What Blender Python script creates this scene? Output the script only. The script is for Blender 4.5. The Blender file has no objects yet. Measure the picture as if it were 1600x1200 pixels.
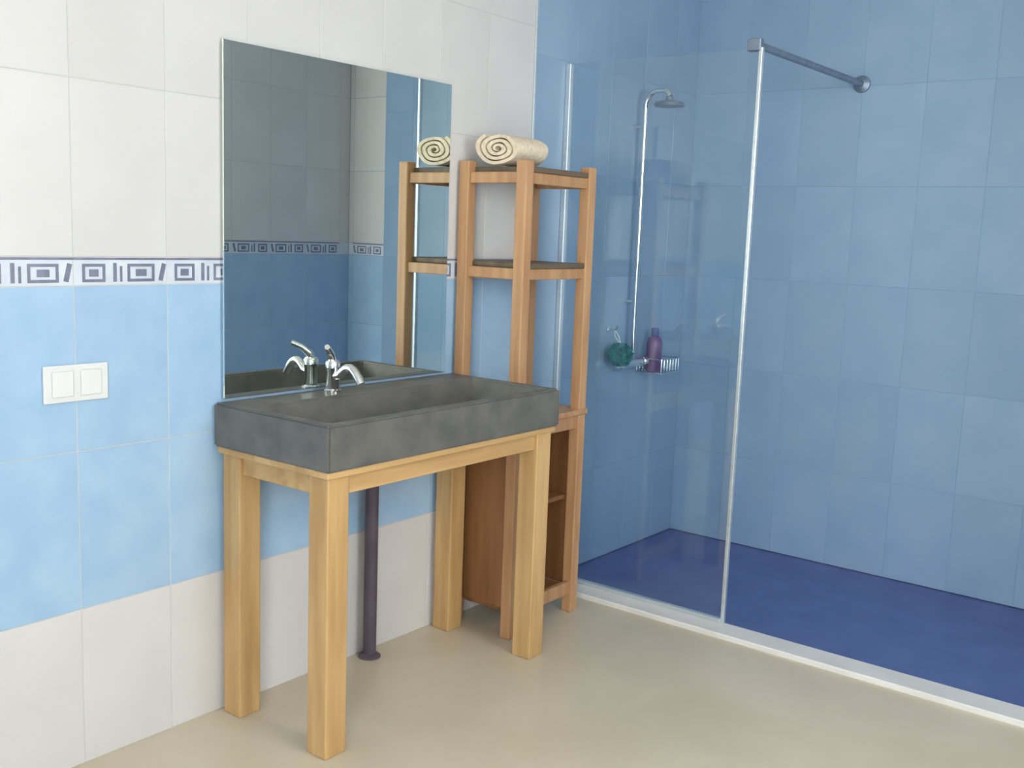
import bpy, bmesh, math, random
from mathutils import Vector, Matrix
random.seed(7)
C = bpy.context.scene.collection
scene = bpy.context.scene

# ------------------------------------------------------------------ camera
# world: the mirror wall is the plane y = 0, the room lies at y < 0, x runs
# along that wall towards the shower, z is up; lengths in metres
FPX, YAW, PITCH, ROLL = 1626.3, math.radians(37.79), math.radians(-8.295), math.radians(2.10)
CAM = Vector((0.0, -2.34, 1.37))
fw = Vector((math.cos(PITCH)*math.cos(YAW), math.cos(PITCH)*math.sin(YAW), math.sin(PITCH)))
rt = fw.cross(Vector((0, 0, 1))).normalized(); up = rt.cross(fw)
r2 = rt*math.cos(ROLL) + up*math.sin(ROLL); u2 = up*math.cos(ROLL) - rt*math.sin(ROLL)
cam = bpy.data.objects.new('camera', bpy.data.cameras.new('camera')); C.objects.link(cam)
m = Matrix((r2, u2, -fw)).transposed().to_4x4(); m.translation = CAM
cam.matrix_world = m
cam.data.sensor_fit = 'HORIZONTAL'; cam.data.sensor_width = 36.0
cam.data.lens = 36.0*FPX/1600.0; cam.data.clip_start = 0.02
scene.camera = cam

# ------------------------------------------------------------------ daylight
WIN = (1.40, 2.40, 1.05, 2.30)            # window opening in the rear wall: x0, x1, z0, z1
WIN2 = (-3.22, -2.16, 0.06, 2.45)         # tall window in the end wall: y0, y1, z0, z1
YC, XD, XB, ZC = -3.25, -1.05, 4.287, 2.55  # rear wall, left end wall, shower wall, ceiling
world = bpy.data.worlds.new('overcast_sky'); scene.world = world; world.use_nodes = True
bg = world.node_tree.nodes['Background']
bg.inputs['Color'].default_value = (1.0, 0.985, 0.955, 1); bg.inputs['Strength'].default_value = 5.0
def portal(w, h, loc, rot):
    pl = bpy.data.lights.new('window_portal', 'AREA'); pl.shape = 'RECTANGLE'
    pl.size = w; pl.size_y = h; pl.cycles.is_portal = True
    po = bpy.data.objects.new('window_portal', pl); C.objects.link(po)
    po.location = loc; po.rotation_euler = rot
portal(WIN[1]-WIN[0], WIN[3]-WIN[2], ((WIN[0]+WIN[1])/2, YC-0.06, (WIN[2]+WIN[3])/2), (math.radians(90), 0, 0))
portal(WIN2[1]-WIN2[0], WIN2[3]-WIN2[2], (XD-0.06, (WIN2[0]+WIN2[1])/2, (WIN2[2]+WIN2[3])/2), (math.radians(90), 0, math.radians(-90)))

vs = scene.view_settings
vs.view_transform = 'Standard'; vs.look = 'None'; vs.gamma = 1.0; vs.use_curve_mapping = False
vs.exposure = 1.52

# ------------------------------------------------------------------ materials
def srgb(r, g, b):
    f = lambda c: c/12.92 if c <= 0.04045 else ((c+0.055)/1.055)**2.4
    return (f(r/255), f(g/255), f(b/255), 1)

def mat(name, col, col2=None, rough=0.5, scale=(4, 4, 4), bump=0.0, metal=0.0, spread=(0.35, 0.65),
        vary=0.0, detail=4, spec=0.5):
    """noise mix of two colours in object space, optional bump and per-object value change"""
    mt = bpy.data.materials.new(name); mt.use_nodes = True
    nt = mt.node_tree; N = nt.nodes; L = nt.links
    b = N['Principled BSDF']; b.inputs['Roughness'].default_value = rough
    b.inputs['Metallic'].default_value = metal; b.inputs['Specular IOR Level'].default_value = spec
    tc = N.new('ShaderNodeTexCoord'); mp = N.new('ShaderNodeMapping'); mp.inputs['Scale'].default_value = scale
    L.new(tc.outputs['Object'], mp.inputs['Vector'])
    oi = N.new('ShaderNodeObjectInfo')
    va = N.new('ShaderNodeVectorMath'); va.operation = 'ADD'
    sc = N.new('ShaderNodeVectorMath'); sc.operation = 'SCALE'; sc.inputs[0].default_value = (17, 23, 31)
    L.new(oi.outputs['Random'], sc.inputs['Scale'])
    L.new(mp.outputs[0], va.inputs[0]); L.new(sc.outputs[0], va.inputs[1])
    nz = N.new('ShaderNodeTexNoise'); nz.inputs['Scale'].default_value = 1.0; nz.inputs['Detail'].default_value = detail
    L.new(va.outputs[0], nz.inputs['Vector'])
    rp = N.new('ShaderNodeValToRGB')
    rp.color_ramp.elements[0].position = spread[0]; rp.color_ramp.elements[1].position = spread[1]
    rp.color_ramp.elements[0].color = col; rp.color_ramp.elements[1].color = col2 or col
    L.new(nz.outputs['Fac'], rp.inputs['Fac'])
    src = rp.outputs['Color']
    if vary:
        hs = N.new('ShaderNodeHueSaturation')
        mr = N.new('ShaderNodeMapRange'); mr.inputs['To Min'].default_value = 1-vary; mr.inputs['To Max'].default_value = 1+vary
        L.new(oi.outputs['Random'], mr.inputs['Value']); L.new(mr.outputs[0], hs.inputs['Value'])
        L.new(src, hs.inputs['Color']); src = hs.outputs['Color']
    L.new(src, b.inputs['Base Color'])
    if bump:
        bp = N.new('ShaderNodeBump'); bp.inputs['Strength'].default_value = bump; bp.inputs['Distance'].default_value = 0.01
        L.new(nz.outputs['Fac'], bp.inputs['Height']); L.new(bp.outputs[0], b.inputs['Normal'])
    return mt

def pane_mat(name, tint, refl_col=(1, 1, 1, 1), ior=1.5):
    mt = bpy.data.materials.new(name); mt.use_nodes = True
    nt = mt.node_tree; N = nt.nodes; L = nt.links; N.remove(N['Principled BSDF'])
    tr = N.new('ShaderNodeBsdfTransparent'); tr.inputs['Color'].default_value = tint
    gl = N.new('ShaderNodeBsdfGlossy'); gl.inputs['Roughness'].default_value = 0.02; gl.inputs['Color'].default_value = refl_col
    # Schlick reflectance from the facing angle, the same on both faces of the pane
    lw = N.new('ShaderNodeLayerWeight'); lw.inputs['Blend'].default_value = 0.5
    pw = N.new('ShaderNodeMath'); pw.operation = 'POWER'; pw.inputs[1].default_value = 5.0
    fr = N.new('ShaderNodeMath'); fr.operation = 'MULTIPLY_ADD'; fr.inputs[1].default_value = 0.96; fr.inputs[2].default_value = ((ior-1)/(ior+1))**2
    L.new(lw.outputs['Facing'], pw.inputs[0]); L.new(pw.outputs[0], fr.inputs[0])
    mx = N.new('ShaderNodeMixShader')
    L.new(fr.outputs[0], mx.inputs[0]); L.new(tr.outputs[0], mx.inputs[1]); L.new(gl.outputs[0], mx.inputs[2])
    L.new(mx.outputs[0], N['Material Output'].inputs['Surface'])
    return mt

M = {}
M['white_tile'] = mat('white_glazed_tile', srgb(210, 209, 210), srgb(216, 215, 217), 0.28, (3, 3, 3), vary=0.015)
M['blue_tile'] = mat('pale_blue_glazed_tile', srgb(156, 190, 224), srgb(166, 198, 229), 0.30, (9, 9, 9), vary=0.02)
M['shower_tile'] = mat('blue_glazed_tile', srgb(142, 172, 203), srgb(150, 178, 207), 0.28, (5, 5, 5), vary=0.025)
M['border_tile'] = mat('border_tile_glaze', srgb(205, 213, 228), srgb(218, 225, 236), 0.3, (12, 12, 12))
M['motif'] = mat('border_motif_glaze', srgb(112, 118, 142), srgb(132, 138, 160), 0.3, (30, 30, 30))
M['grout'] = mat('pale_grout', srgb(198, 198, 198), srgb(204, 204, 204), 0.9, (20, 20, 20))
M['blue_grout'] = mat('blue_grout', srgb(138, 167, 198), srgb(145, 172, 201), 0.9, (20, 20, 20))
M['plaster'] = mat('white_plaster', srgb(238, 237, 233), srgb(243, 242, 239), 0.85, (3, 3, 3))
M['paint_blue'] = mat('pale_blue_paint', srgb(158, 194, 227), srgb(170, 202, 232), 0.6, (4, 4, 4))
M['floor'] = mat('beige_floor_stone', srgb(203, 192, 170), srgb(213, 203, 184), 0.38, (2.2, 2.2, 2.2), 0.02)
M['shower_floor'] = mat('dark_blue_shower_floor', srgb(84, 104, 164), srgb(94, 114, 174), 0.45, (6, 6, 6), 0.05)
M['sill'] = mat('pale_sill_stone', srgb(222, 221, 220), srgb(232, 231, 231), 0.4, (5, 5, 5))
M['oak'] = mat('oak', srgb(184, 146, 96), srgb(208, 172, 120), 0.45, (22, 22, 2.2), 0.05, vary=0.04)
M['oak_x'] = mat('oak_rail', srgb(184, 146, 96), srgb(208, 172, 120), 0.45, (2.2, 22, 22), 0.05, vary=0.04)
M['pine'] = mat('orange_pine', srgb(176, 132, 94), srgb(198, 156, 116), 0.45, (24, 24, 2.4), 0.05, vary=0.05)
M['walnut'] = mat('brown_stained_wood', srgb(122, 84, 52), srgb(148, 104, 66), 0.5, (20, 20, 2), 0.05, vary=0.04)
M['shelfwood'] = mat('dark_stained_shelf_wood', srgb(92, 80, 66), srgb(116, 100, 82), 0.5, (3, 22, 22), 0.04)
M['stone'] = mat('dark_grey_basin_stone', srgb(92, 92, 89), srgb(110, 109, 105), 0.42, (14, 14, 14), 0.08)
M['chrome'] = mat('chrome', srgb(225, 228, 230), srgb(232, 234, 236), 0.12, (4, 4, 4), metal=1.0)
M['satin'] = mat('satin_aluminium', srgb(205, 216, 224), srgb(214, 224, 230), 0.35, (4, 4, 60), metal=0.6)
M['steel'] = mat('brushed_steel', srgb(132, 146, 166), srgb(144, 158, 176), 0.42, (40, 8, 8), metal=0.7)
M['pipe'] = mat('dark_drain_pipe', srgb(84, 72, 88), srgb(98, 86, 100), 0.5, (10, 10, 10))
M['plastic'] = mat('white_plastic', srgb(222, 224, 227), srgb(226, 228, 230), 0.35, (5, 5, 5))
M['towel'] = mat('cream_terry', srgb(222, 206, 184), srgb(236, 222, 202), 0.95, (60, 60, 60), 0.5)
M['teal'] = mat('teal_netting', srgb(36, 100, 104), srgb(66, 138, 138), 0.8, (40, 40, 40), 0.5)
M['purple'] = mat('mauve_plastic', srgb(112, 86, 136), srgb(126, 100, 148), 0.35, (8, 8, 8))
M['mirror'] = mat('silvered_mirror', srgb(240, 248, 243), None, 0.0, (1, 1, 1), metal=1.0)
M['glass'] = pane_mat('shower_glass', (0.93, 0.965, 0.975, 1))
M['window_glass'] = pane_mat('window_glass', (0.97, 0.985, 0.98, 1))
M['pvc'] = mat('white_window_frame', srgb(240, 240, 238), srgb(245, 245, 243), 0.4, (6, 6, 6))

# ------------------------------------------------------------------ helpers
def bx(bm, x0, x1, y0, y1, z0, z1, bev=0.0, seg=1):
    mtx = Matrix.Translation(((x0+x1)/2, (y0+y1)/2, (z0+z1)/2)) @ Matrix.Diagonal((abs(x1-x0), abs(y1-y0), abs(z1-z0), 1))
    vs_ = bmesh.ops.create_cube(bm, size=1.0, matrix=mtx)['verts']
    if bev > 0:
        es = list({e for v in vs_ for e in v.link_edges})
        bmesh.ops.bevel(bm, geom=es, offset=bev, segments=seg, affect='EDGES', profile=0.5)

def tube(bm, pts, rad, n=14, cap=True):
    """swept tube through points; rad is a number or a list"""
    pts = [Vector(p) for p in pts]
    rads = rad if isinstance(rad, (list, tuple)) else [rad]*len(pts)
    rings = []; ref = None
    for i, p in enumerate(pts):
        d = (pts[min(i+1, len(pts)-1)] - pts[max(i-1, 0)])
        d = d.normalized() if d.length > 1e-9 else Vector((0, 0, 1))
        if ref is None:
            ref = Vector((1, 0, 0)) if abs(d.x) < 0.9 else Vector((0, 1, 0))
        a = (ref - d*ref.dot(d)).normalized(); b = d.cross(a); ref = a
        rings.append([bm.verts.new(p + (a*math.cos(2*math.pi*k/n) + b*math.sin(2*math.pi*k/n))*rads[i]) for k in range(n)])
    for r0, r1 in zip(rings, rings[1:]):
        for k in range(n):
            bm.faces.new((r0[k], r0[(k+1) % n], r1[(k+1) % n], r1[k]))
    if cap:
        bm.faces.new(rings[0][::-1]); bm.faces.new(rings[-1])

def lathe(bm, prof, c, n=24, axis='z'):
    """profile [(r, h)] turned about an axis through c"""
    c = Vector(c); rings = []
    for r, h in prof:
        ring = []
        for k in range(n):
            a = 2*math.pi*k/n; ca, sa = r*math.cos(a), r*math.sin(a)
            v = {'z': Vector((ca, sa, h)), 'y': Vector((ca, h, sa)), 'x': Vector((h, ca, sa))}[axis]
            ring.append(bm.verts.new(c+v))
        rings.append(ring)
    for r0, r1 in zip(rings, rings[1:]):
        for k in range(n):
            bm.faces.new((r0[k], r0[(k+1) % n], r1[(k+1) % n], r1[k]))
    bm.faces.new(rings[0][::-1]); bm.faces.new(rings[-1])

def mesh(name, bm, material, smooth=False):
    bmesh.ops.recalc_face_normals(bm, faces=bm.faces[:])
    me = bpy.data.meshes.new(name); bm.to_mesh(me); bm.free()
    me.materials.append(M[material])
    if smooth:
        for p in me.polygons: p.use_smooth = True
        me.set_sharp_from_angle(angle=math.radians(40))
    return me

def obj(name, bm, material, parent=None, smooth=False, loc=None):
    me = bm if isinstance(bm, bpy.types.Mesh) else mesh(name, bm, material, smooth)
    o = bpy.data.objects.new(name, me); C.objects.link(o)
    if parent: o.parent = parent
    if loc: o.location = loc
    return o

def box_obj(name, dims, material, parent=None, bev=0.003, seg=1):
    bm = bmesh.new(); bx(bm, *dims, bev, seg); return obj(name, bm, material, parent)

def tag(o, label, cat, group=None):
    o['label'] = label; o['category'] = cat
    if group: o['group'] = group
    return o

def thing(name, label, cat, loc=(0, 0, 0), group=None):
    o = bpy.data.objects.new(name, None); C.objects.link(o); o.location = loc
    o.empty_display_size = 0.1
    return tag(o, label, cat, group)

def struct(name, bm, material, label, cat='wall'):
    o = obj(name, bm, material); o['kind'] = 'structure'; o['label'] = label; o['category'] = cat
    return o

# ------------------------------------------------------------------ room shell
T = 0.008                       # tile thickness
JD = 0.0012                     # joint depth
JW = 0.0025                     # joint width
TW, TH = 0.253, 0.4015          # tile pitch: 25 x 40 cm tiles
ZS, ZB0, ZB1 = 0.405, 1.206, 1.275   # top of white skirting row, border strip bottom and top
XT = 3.09                       # where the blue shower tiling starts on the mirror wall
XS = 3.30                       # inner edge of the shower sill, plane of the glass
YP = -2.27                      # partition at the end of the shower
YE = -1.98                      # end of blue tiles on the shower wall

bm = bmesh.new(); bx(bm, XD-0.1, XS-0.11, YC-0.1, 0.12, -0.1, 0.0)
bx(bm, XS-0.11, XB+0.1, YC-0.1, YP, -0.1, 0.0)
struct('floor', bm, 'floor', 'smooth beige floor of the bathroom', 'floor')
bm = bmesh.new(); bx(bm, XS-0.11, XB+0.1, YP, 0.12, -0.1, -0.004)
struct('floor_shower', bm, 'shower_floor', 'dark blue floor of the walk-in shower', 'floor')
bm = bmesh.new(); bx(bm, XD-0.1, XB+0.12, YC-0.1, 0.12, ZC, ZC+0.1)
struct('ceiling', bm, 'plaster', 'plain white ceiling above the bathroom', 'ceiling')

bm = bmesh.new(); bx(bm, XD-0.1, XB+0.12, JD, 0.12, 0, ZC)
wall_left = struct('wall_left', bm, 'grout', 'wall of white and pale blue tiles with a patterned border strip', 'wall')
bm = bmesh.new(); bx(bm, XT, XB, JD*0.6, 0.006, 0, ZC); obj('shower_bedding', bm, 'blue_grout', wall_left)
bm = bmesh.new(); bx(bm, XB+JD, XB+0.12, YC-0.1, JD, 0, ZC)
wall_right = struct('wall_right', bm, 'blue_grout', 'blue tiled wall at the back of the shower', 'wall')
bm = bmesh.new(); bx(bm, 3.2, XB+JD, YP-0.1, YP-JD, 0, ZC)
wall_part = struct('wall_partition', bm, 'grout', 'short partition wall closing the end of the shower', 'wall')
bm = bmesh.new()
bx(bm, XD-0.1, WIN[0], YC-0.1, YC, 0, ZC); bx(bm, WIN[1], XB+0.12, YC-0.1, YC, 0, ZC)
bx(bm, WIN[0], WIN[1], YC-0.1, YC, 0, WIN[2]); bx(bm, WIN[0], WIN[1], YC-0.1, YC, WIN[3], ZC)
wall_rear = struct('wall_rear', bm, 'plaster', 'white plastered wall around the window', 'wall')
bm = bmesh.new()
bx(bm, XD-0.1, XD, YC, WIN2[0], 0, ZC); bx(bm, XD-0.1, XD, WIN2[1], T, 0, ZC)
bx(bm, XD-0.1, XD, WIN2[0], WIN2[1], 0, WIN2[2]); bx(bm, XD-0.1, XD, WIN2[0], WIN2[1], WIN2[3], ZC)
wall_end = struct('wall_end', bm, 'plaster', 'white plastered end wall around the tall window', 'wall')
bm = bmesh.new(); bx(bm, XD, XD+0.012, WIN2[1]+0.06, 0, ZS, ZB0); obj('dado_panel', bm, 'paint_blue', wall_end)
bm = bmesh.new(); bx(bm, XD+0.2, XB, YC, YC+0.012, ZS, WIN[2]-0.04); obj('dado_panel', bm, 'paint_blue', wall_rear)

# windows, the room's daylight (built facing +y about their own centre, then turned)
def window(name, w, h, loc, rz, label):
    fwid, x0, x1, z0, z1 = 0.06, -w/2, w/2, -h/2, h/2
    bm = bmesh.new()
    bx(bm, x0, x1, -0.08, -0.02, z0, z0+fwid, .004); bx(bm, x0, x1, -0.08, -0.02, z1-fwid, z1, .004)
    for xa, xb in ((x0, x0+fwid), (-0.035, 0.035), (x1-fwid, x1)):
        bx(bm, xa, xb, -0.08, -0.02, z0+fwid, z1-fwid, .004)
    win = struct(name, bm, 'pvc', label, 'window')
    win.location = loc; win.rotation_euler = (0, 0, rz)
    for a, b in ((x0+fwid, -0.035), (0.035, x1-fwid)):
        bm = bmesh.new(); bx(bm, a, b, -0.053, -0.047, z0+fwid, z1-fwid); obj('pane', bm, 'window_glass', win)
    box_obj('window_sill', (x0-0.05, x1+0.05, -0.02, 0.14, z0-0.035, z0), 'pvc', win, .006)
window('window_1', WIN[1]-WIN[0], WIN[3]-WIN[2], ((WIN[0]+WIN[1])/2, YC, (WIN[2]+WIN[3])/2), 0, 'white framed double window opposite the mirror')
window('window_2', WIN2[1]-WIN2[0], WIN2[3]-WIN2[2], (XD, (WIN2[0]+WIN2[1])/2, (WIN2[2]+WIN2[3])/2), -math.pi/2, 'tall white framed window in the end wall facing the shower')

# ---- tiles: each one an object, sharing mesh data by size and colour
tile_cache = {}
def tile_mesh(w, h, material):
    key = (round(w, 4), round(h, 4), material)
    if key not in tile_cache:
        bm = bmesh.new(); bx(bm, -w/2, w/2, 0, T, -h/2, h/2)
        fe = [e for e in bm.edges if all(abs(v.co.y) < 1e-6 for v in e.verts)]
        bmesh.ops.bevel(bm, geom=fe, offset=0.0008, segments=1, affect='EDGES')
        tile_cache[key] = mesh('tile', bm, material)
    return tile_cache[key]

def lay(parent, u0, u1, start, rows, place, name='tile'):
    """rows: (z0, z1, material); place(u, z) -> (location, rotation about z)"""
    k0 = math.floor((u0-start)/TW)
    u = start + k0*TW
    while u < u1-0.01:
        a, b = max(u, u0), min(u+TW, u1)
        u += TW
        if b-a < 0.02: continue
        for za, zb, mt in rows:
            nm = 'border_tile' if mt == 'border_tile' else name
            o = obj(nm, tile_mesh(b-a-JW, zb-za-JW, mt), mt, parent)
            loc, rz = place((a+b)/2, (za+zb)/2)
            o.location = loc; o.rotation_euler = (0, 0, rz)
            if mt == 'border_tile' and b-a > TW-0.01:
                mo = obj('motif', MOTIF, 'motif', o)

def motif_mesh():
    bm = bmesh.new(); d0, d1 = -0.0015, 0.001
    w = TW-JW; h = ZB1-ZB0-JW
    bar = lambda x0, x1, z0, z1: bx(bm, x0, x1, d0, d1, z0, z1)
    bar(-w/2, w/2, h/2-0.006, h/2-0.0005)                    # thin top line
    # open square with a smaller solid square, a pair of bars, a slanted stroke
    def ring(cx, s, t, sx=1.0):
        bar(cx-s*sx, cx+s*sx, s-t-0.004, s-0.004); bar(cx-s*sx, cx+s*sx, -s-0.004, -s+t-0.004)
        bar(cx-s*sx, cx-s*sx+t, -s+t-0.004, s-t-0.004); bar(cx+s*sx-t, cx+s*sx, -s+t-0.004, s-t-0.004)
        bar(cx-s*sx*0.4, cx+s*sx*0.4, -s*0.4-0.004, s*0.4-0.004)
    ring(-0.075, 0.022, 0.007, 1.35)
    ring(0.052, 0.022, 0.007, 1.7)
    bar(-0.024, -0.015, -0.026, 0.02); bar(-0.006, 0.0, -0.026, 0.012)
    vs_ = bmesh.ops.create_cube(bm, size=1.0, matrix=Matrix.Translation((0.112, (d0+d1)/2, -0.003)) @ Matrix.Rotation(math.radians(14), 4, 'Y') @ Matrix.Diagonal((0.012, d1-d0, 0.044, 1)))
    return mesh('motif', bm, 'motif')
MOTIF = motif_mesh()

room_rows = [(0.0, ZS, 'white_tile'), (ZS, ZS+TH*0.9975, 'blue_tile'), (ZS+TH*0.9975, ZB0, 'blue_tile'), (ZB0, ZB1, 'border_tile')]
z = ZB1
while z < ZC-0.01:
    room_rows.append((z, min(z+0.412, ZC), 'white_tile')); z += 0.412
shower_rows = []
z = 0.0
while z < ZC-0.01:
    shower_rows.append((z, min(z+TH, ZC), 'shower_tile')); z += TH

lay(wall_left, XD, XT-0.012, 1.31, room_rows, lambda u, z: ((u, 0, z), 0))
lay(wall_left, XT, XB, XT, shower_rows, lambda u, z: ((u, 0, z), 0))
# shower wall faces -x: tile local -y has to look to -x
lay(wall_right, 0.0, -YE, 0.0, shower_rows, lambda u, z: ((XB, -u, z), -math.pi/2))
lay(wall_right, -YE, -YP, -YE, room_rows, lambda u, z: ((XB, -u, z), -math.pi/2))
# partition faces +y
lay(wall_part, 3.2, XB, 3.2, room_rows, lambda u, z: ((u, YP, z), math.pi))

bm = bmesh.new(); bx(bm, XT-0.012, XT, -0.006, T, 0, ZC, 0.001)
o = struct('trim_1', bm, 'satin', 'slim grey edging strip where white tiles meet the blue shower tiles', 'trim')
bm = bmesh.new(); bx(bm, XS-0.11, XS, YP, 0.0, -0.02, 0.018, 0.004)
o = struct('trim_2', bm, 'sill', 'pale stone sill along the front of the shower', 'trim')

# ------------------------------------------------------------------ wooden washstand
t = thing('washstand_table', 'light oak washstand table on four square legs under the stone basin', 'table', (2.18, -0.24, 0))
TX0, TX1, TY0, TY1, TZ = 1.705, 2.665, -0.455, -0.012, 0.765
LW = 0.072
def loc(d): return (d[0]-2.18, d[1]-2.18, d[2]+0.24, d[3]+0.24, d[4], d[5])
for lx in (TX0+0.012, TX1-LW-0.004):
    for ly in (TY0+0.012, TY1-LW-0.008):
        box_obj('leg', loc((lx, lx+LW, ly, ly+LW, 0, TZ-0.018)), 'oak', t, 0.004, 2)
ax0, ax1, ay0, ay1 = TX0+0.012+LW, TX1-LW-0.004, TY0+0.012+LW, TY1-LW-0.008
for ya in (TY0+0.022, TY1-0.008-0.022-0.010):
    box_obj('apron', loc((ax0, ax1, ya, ya+0.022, TZ-0.07, TZ-0.018)), 'oak_x', t, 0.002)
for xa in (TX0+0.022, TX1-0.014-0.022):
    box_obj('apron', loc((xa, xa+0.022, ay0, ay1, TZ-0.07, TZ-0.018)), 'oak_x', t, 0.002)
box_obj('table_top', loc((TX0, TX1, TY0, TY1, TZ-0.018, TZ)), 'oak_x', t, 0.003, 2)

# stone basin: a thick trough with thin rims, sloped sides and a deck for the tap
def basin():
    bm = bmesh.new()
    X0, X1, Y0, Y1, Z0, Z1 = 1.698, 2.672, -0.465, -0.004, TZ+0.0005, 0.885
    ix0, ix1, iy0, iy1 = X0+0.036, X1-0.036, Y0+0.036, Y1-0.115
    s = 0.04; zd = Z0+0.022
    ring = lambda a, b, c, d, z: [bm.verts.new(v) for v in ((a, c, z), (b, c, z), (b, d, z), (a, d, z))]
    ob, ot = ring(X0, X1, Y0, Y1, Z0), ring(X0, X1, Y0, Y1, Z1)
    it, ib = ring(ix0, ix1, iy0, iy1, Z1), ring(ix0+s, ix1-s, iy0+s, iy1-s, zd)
    bm.faces.new(ob[::-1]); bm.faces.new(ib)
    for a, b in ((ob, ot), (ot, it), (it, ib)):
        for k in range(4): bm.faces.new((a[k], a[(k+1) % 4], b[(k+1) % 4], b[k]))
    bmesh.ops.recalc_face_normals(bm, faces=bm.faces[:])
    bmesh.ops.bevel(bm, geom=bm.edges[:], offset=0.006, segments=2, affect='EDGES')
    return bm, (ix0+ix1)/2, (iy0+iy1)/2, zd
bmb, bcx, bcy, bzd = basin()
b = thing('stone_basin', 'thick dark grey stone trough basin resting on the oak washstand', 'basin', (2.185, -0.235, TZ))
o = obj('trough', bmb, 'stone', b); o.location = (-2.185, 0.235, -TZ)
bm = bmesh.new(); lathe(bm, [(0.030, 0), (0.030, 0.003), (0.024, 0.005), (0.012, 0.006)], (bcx-2.185, bcy+0.235, bzd-TZ))
obj('drain_cap', bm, 'chrome', b, True)

# mixer tap on the basin deck
fx, fy, fz = 2.075, -0.062, 0.8855
t = thing('mixer_tap', 'chrome single lever mixer tap on the deck of the stone basin', 'tap', (fx, fy, fz))
bm = bmesh.new(); lathe(bm, [(0.027, 0), (0.027, 0.006), (0.021, 0.010), (0.020, 0.06), (0.022, 0.066), (0.022, 0.085), (0.018, 0.092), (0.008, 0.095)], (0, 0, 0))
obj('body', bm, 'chrome', t, True)
bm = bmesh.new(); pts = [(0, -0.012, 0.048)]
for k in range(9):
    a = math.radians(10+k*12); pts.append((0.004*k/8, -0.03-0.085*(k/8), 0.052+0.03*math.sin(math.radians(k*22))-0.02*(k/8)**2))
tube(bm, pts, [0.014]+[0.013]*9); obj('spout', bm, 'chrome', t, True)
bm = bmesh.new(); tube(bm, [(0, 0, 0.088), (-0.006, 0.0, 0.105), (-0.025, -0.012, 0.124), (-0.05, -0.03, 0.138)], [0.013, 0.012, 0.009, 0.008])
obj('lever', bm, 'chrome', t, True)

# drain pipe under the basin
t = thing('drain_pipe', 'dark drain pipe running down behind the washstand to the floor', 'pipe', (2.262, -0.045, 0))
bm = bmesh.new(); tube(bm, [(0, 0, 0.0), (0, 0, 0.57), (0, -0.004, 0.60), (0, -0.02, 0.625), (0, -0.05, 0.64), (bcx-2.262, -0.10, 0.645), (bcx-2.262, bcy+0.045+0.03, 0.65), (bcx-2.262, bcy+0.045, 0.67), (bcx-2.262, bcy+0.045, 0.74)], 0.021, 16)
obj('pipe', bm, 'pipe', t, True)
bm = bmesh.new(); lathe(bm, [(0.036, 0), (0.036, 0.005), (0.024, 0.014)], (0, 0, 0.0)); obj('floor_collar', bm, 'pipe', t, True)

# ------------------------------------------------------------------ mirror
t = thing('wall_mirror', 'tall frameless mirror on the tiled wall above the basin', 'mirror', (2.175, 0, 0.893))
bm = bmesh.new(); bx(bm, -0.449, 0.449, -0.014, -0.008, 0, 0.947, 0.002)
obj('mirror_glass', bm, 'mirror', t)
bm = bmesh.new(); bx(bm, -0.43, 0.43, -0.008, -0.0005, 0.02, 0.92); obj('backing', bm, 'pvc', t)

# ------------------------------------------------------------------ wall socket plate
t = thing('switch_plate', 'white double switch plate on the pale blue tiles', 'switch', (1.307, 0, 0.975))
bm = bmesh.new(); bx(bm, -0.082, 0.082, -0.009, -0.0003, -0.045, 0.045, 0.003, 2); obj('plate', bm, 'plastic', t)
for sx in (-0.036, 0.036):
    bm = bmesh.new(); bx(bm, sx-0.027, sx+0.027, -0.014, -0.0085, -0.031, 0.031, 0.003, 2); obj('rocker', bm, 'plastic', t)

# ------------------------------------------------------------------ shelf unit beside the basin
RX0, RX1, RY0, RY1, RZ = 2.672, 3.075, -0.295, -0.012, 1.60
rx, ry = (RX0+RX1)/2, (RY0+RY1)/2
t = thing('shelf_unit', 'tall pine shelf unit with open upper shelves and a dark panelled lower cupboard', 'shelf unit', (rx, ry, 0))
def rl(d): return (d[0]-rx, d[1]-rx, d[2]-ry, d[3]-ry, d[4], d[5])
PW = 0.042
for px_ in (RX0, RX1-PW):
    for py_ in (RY0, RY1-PW):
        box_obj('post', rl((px_, px_+PW, py_, py_+PW, 0, RZ)), 'pine', t, 0.004, 2)
for zz in (1.545, 1.235):
    for px_ in (RX0+0.010, RX1-PW+0.010):
        box_obj('side_rail', rl((px_, px_+0.022, RY0+PW, RY1-PW, zz-0.018, zz+0.018)), 'pine', t, 0.002)
    box_obj('shelf', rl((RX0+0.034, RX1-0.034, RY0+0.006, RY1-0.006, zz+0.0185, zz+0.036)), 'shelfwood', t, 0.002)
    box_obj('front_rail', rl((RX0+PW, RX1-PW, RY0+0.010, RY0+0.030, zz-0.018, zz+0.018)), 'pine', t, 0.002)
CZ0, CZ1 = 0.10, 0.755
for px_ in (RX0+0.012, RX1-PW+0.012):
    box_obj('side_panel', rl((px_, px_+0.018, RY0+PW, RY1-PW, CZ0, CZ1-0.02)), 'walnut', t, 0.001)
box_obj('back_panel', rl((RX0+PW, RX1-PW, RY1-0.020, RY1-0.008, CZ0, CZ1-0.02)), 'walnut', t, 0.001)
box_obj('cupboard_base', rl((RX0+0.03, RX1-0.03, RY0+0.030, RY1-0.02, CZ0-0.018, CZ0)), 'walnut', t, 0.001)
box_obj('cupboard_top', rl((RX0-0.002+0.004, RX1+0.004, RY0-0.006, RY1, CZ1-0.02, CZ1)), 'pine', t, 0.003)
box_obj('shelf', rl((RX0+0.032, RX1-0.032, RY0+0.050, RY1-0.022, 0.42, 0.436)), 'walnut', t, 0.001)
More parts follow.
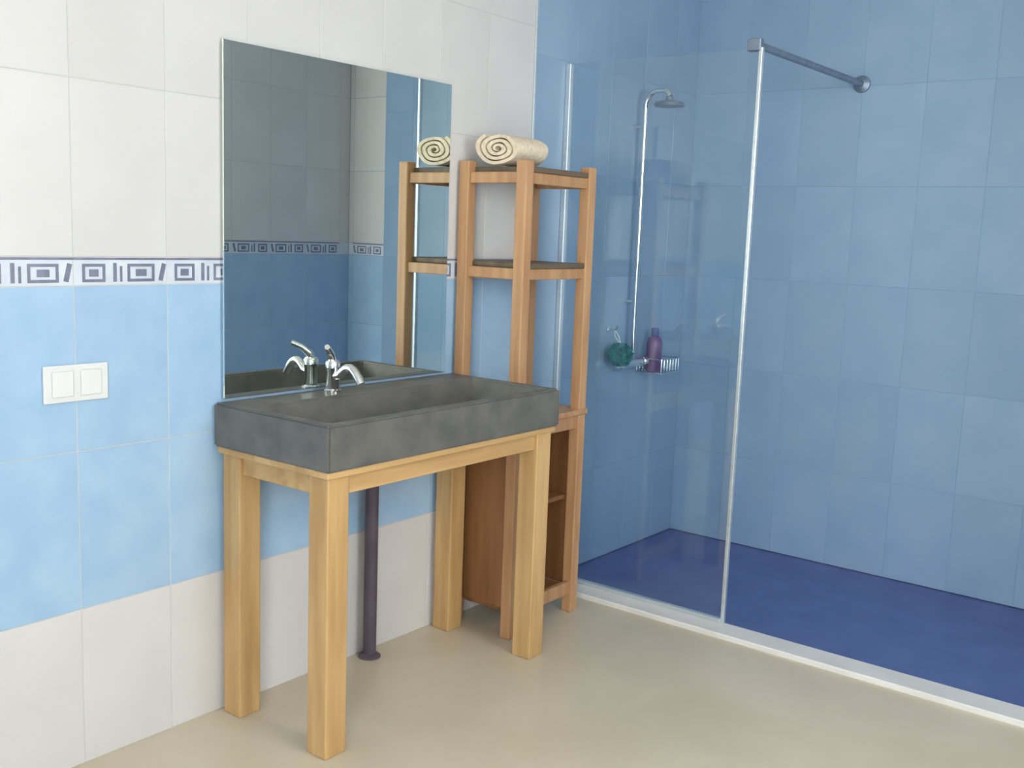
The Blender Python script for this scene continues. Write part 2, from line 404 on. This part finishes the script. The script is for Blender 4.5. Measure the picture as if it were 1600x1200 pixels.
for zz in (CZ0-0.006, CZ1-0.045):
    box_obj('front_rail', rl((RX0+PW, RX1-PW, RY0+0.008, RY0+0.028, zz-0.024, zz+0.024)), 'pine', t, 0.002)

# rolled towel on the top shelf
t = thing('rolled_towel', 'cream towel rolled up on top of the shelf unit', 'towel', (RX0+0.11, ry, RZ-0.019))
bm = bmesh.new()
RA, RB, hl, n = 0.098, 0.058, 0.085, 150
turns = 3.4; th = 1.0/turns*0.82; rows = []
for side in (0, 1):
    for k in range(n+1):
        u = k/n; a = u*turns*2*math.pi - math.pi/2
        rr = 0.14+0.86*u - (0.0 if side == 0 else 0.175*min(1, 3*u+0.3))
        rr = max(rr, 0.02)
        for xx in (-hl, -hl+0.012, 0, hl-0.012, hl):
            e = 0.985 if abs(xx) == hl else 1.0
            rows.append(bm.verts.new((xx + 0.006*math.sin(3*a)*(1 if xx > 0 else -1)*u, RA*rr*e*math.cos(a), RB + RB*rr*e*math.sin(a))))
W = 5; S = (n+1)*W
for k in range(n):
    for j in range(W-1):
        i0 = k*W+j
        bm.faces.new((rows[i0], rows[i0+1], rows[i0+W+1], rows[i0+W]))
        bm.faces.new((rows[S+i0], rows[S+i0+W], rows[S+i0+W+1], rows[S+i0+1]))
    for j in (0, W-1):
        i0 = k*W+j; bm.faces.new((rows[i0], rows[i0+W], rows[S+i0+W], rows[S+i0]))
for k in (0, n):
    for j in range(W-1):
        i0 = k*W+j; bm.faces.new((rows[i0], rows[S+i0], rows[S+i0+1], rows[i0+1]))
obj('towel_roll', bm, 'towel', t, True)

# ------------------------------------------------------------------ shower screen
GY, GZ = -0.786, 2.0
gx = XS-0.012
t = thing('shower_screen', 'clear glass shower screen standing on the sill with a bright edge profile', 'shower screen', (gx, 0, 0.018))
gl = lambda d: (d[0]-gx, d[1]-gx, d[2], d[3], d[4]-0.018, d[5]-0.018)
box_obj('glass_pane', gl((gx-0.004, gx+0.004, GY+0.012, -0.012, 0.030, GZ)), 'glass', t, 0)
box_obj('edge_profile', gl((gx-0.009, gx+0.009, GY, GY+0.013, 0.018, GZ+0.002)), 'satin', t, 0.002)
box_obj('wall_channel', gl((gx-0.012, gx+0.012, -0.022, -0.0005, 0.018, GZ)), 'satin', t, 0.002)
box_obj('bottom_channel', gl((gx-0.010, gx+0.010, GY+0.013, -0.022, 0.018, 0.034)), 'satin', t, 0.002)
bm = bmesh.new(); tube(bm, [(0.0, GY+0.03, GZ-0.004), (XB-gx-0.002, GY+0.03, GZ-0.004)], 0.013, 14)
o = obj('support_bar', bm, 'steel', t, True)
bm = bmesh.new(); lathe(bm, [(0.034, 0), (0.034, -0.010), (0.018, -0.020)], (XB-gx-0.0005, GY+0.03, GZ-0.004), 20, 'x'); obj('wall_flange', bm, 'steel', o, True)
bm = bmesh.new(); bx(bm, -0.013, 0.013, GY+0.006, GY+0.054, GZ-0.028, GZ+0.012, 0.003); obj('bar_clamp', bm, 'steel', o)

# ------------------------------------------------------------------ shower fittings
SX = 3.78
t = thing('shower_column', 'slim chrome shower column with round head inside the glass screen', 'shower', (SX, 0, 0.80))
bm = bmesh.new()
pts = [(0, -0.05, 0.05), (0, -0.05, 1.10)]
for k in range(1, 7):
    a = math.radians(k*15); pts.append((0, -0.05-0.06*(1-math.cos(a)), 1.10+0.06*math.sin(a)))
pts += [(0, -0.13, 1.16)]
for k in range(1, 5):
    a = math.radians(k*20); pts.append((0, -0.13-0.03*math.sin(a), 1.16-0.03*(1-math.cos(a))))
tube(bm, pts, 0.011); obj('riser_pipe', bm, 'chrome', t, True)
bm = bmesh.new(); lathe(bm, [(0.014, 0.035), (0.016, 0.020), (0.058, 0.010), (0.063, 0.003), (0.060, -0.005)], (0, -0.160, 1.10), 28); obj('shower_head', bm, 'steel', t, True)
bm = bmesh.new(); tube(bm, [(-0.07, -0.05, 0.04), (0.07, -0.05, 0.04)], 0.022, 18)
for s in (-0.055, 0.055): tube(bm, [(s, -0.05, 0.04), (s, -0.0005, 0.04)], 0.015, 14)
v = obj('mixer_valve', bm, 'chrome', t, True)
for s in (-1, 1):
    bm = bmesh.new(); lathe(bm, [(0.020, 0.070*s), (0.024, 0.074*s), (0.024, 0.100*s), (0.018, 0.105*s)], (0, -0.05, 0.04), 18, 'x'); obj('valve_knob', bm, 'chrome', v, True)
for zz in (0.30, 1.02):
    bm = bmesh.new(); tube(bm, [(0, -0.05, zz), (0, -0.0005, zz)], 0.009, 12); obj('wall_bracket', bm, 'chrome', t, True)

# bath puff hanging on the valve and a bottle in a wire basket
bw = thing('wire_basket', 'small chrome wire basket on the shower wall', 'basket', (3.97, -0.002, 0.79))
bm = bmesh.new()
def rectloop(z, x, y0, y1, r):
    tube(bm, [(-x, y0, z), (x, y0, z)], r, 8); tube(bm, [(-x, y1, z), (x, y1, z)], r, 8)
    tube(bm, [(-x, y0, z), (-x, y1, z)], r, 8); tube(bm, [(x, y0, z), (x, y1, z)], r, 8)
rectloop(0.06, 0.075, -0.125, -0.004, 0.0035); rectloop(0.0, 0.075, -0.125, -0.004, 0.003)
obj('rim', bm, 'chrome', bw, True)
for k in range(7):
    x = -0.075+0.025*k
    bm = bmesh.new(); tube(bm, [(x, -0.004, 0.06), (x, -0.004, 0.0), (x, -0.125, 0.0), (x, -0.125, 0.06)], 0.002, 6); obj('wire', bm, 'chrome', bw, True)

t = thing('shampoo_bottle', 'mauve plastic bottle standing in the wire basket', 'bottle', (3.935, -0.064, 0.7935))
bm = bmesh.new(); lathe(bm, [(0.030, 0), (0.034, 0.006), (0.034, 0.125), (0.028, 0.145), (0.014, 0.155)], (0, 0, 0)); obj('bottle_body', bm, 'purple', t, True)
bm = bmesh.new(); lathe(bm, [(0.016, 0.155), (0.017, 0.158), (0.016, 0.185), (0.013, 0.188)], (0, 0, 0)); obj('cap', bm, 'shower_floor', t, True)

t = thing('bath_puff', 'ruffled teal bath puff hanging from a hook on the shower wall', 'bath puff', (3.655, -0.066, 0.885))
bm = bmesh.new(); bmesh.ops.create_icosphere(bm, subdivisions=4, radius=0.052)
for vv in bm.verts:
    d = vv.co.normalized()
    f = 1+0.13*math.sin(13*d.x+4*math.sin(9*d.y))*math.sin(11*d.z+3*math.cos(8*d.x)) + 0.06*math.sin(27*d.y+9*d.x)
    vv.co = d*0.052*f
    vv.co.z *= 0.9
obj('netting', bm, 'teal', t, True)
bm = bmesh.new(); tube(bm, [(0, 0, 0.040), (-0.014, 0.02, 0.075), (0, 0.036, 0.104), (0.014, 0.02, 0.075), (0.002, 0, 0.042)], 0.0025, 8); obj('cord_loop', bm, 'plastic', t, True)

t = thing('wall_hook', 'small chrome hook on the blue shower tiles holding the bath puff', 'hook', (3.655, 0, 0.985))
bm = bmesh.new(); tube(bm, [(0, -0.002, 0), (0, -0.03, -0.002), (0, -0.042, 0.006), (0, -0.046, 0.018)], 0.004, 10); obj('peg', bm, 'chrome', t, True)
bm = bmesh.new(); lathe(bm, [(0.014, -0.0004), (0.014, -0.004), (0.008, -0.007)], (0, 0, 0), 16, 'y'); obj('rosette', bm, 'chrome', t, True)
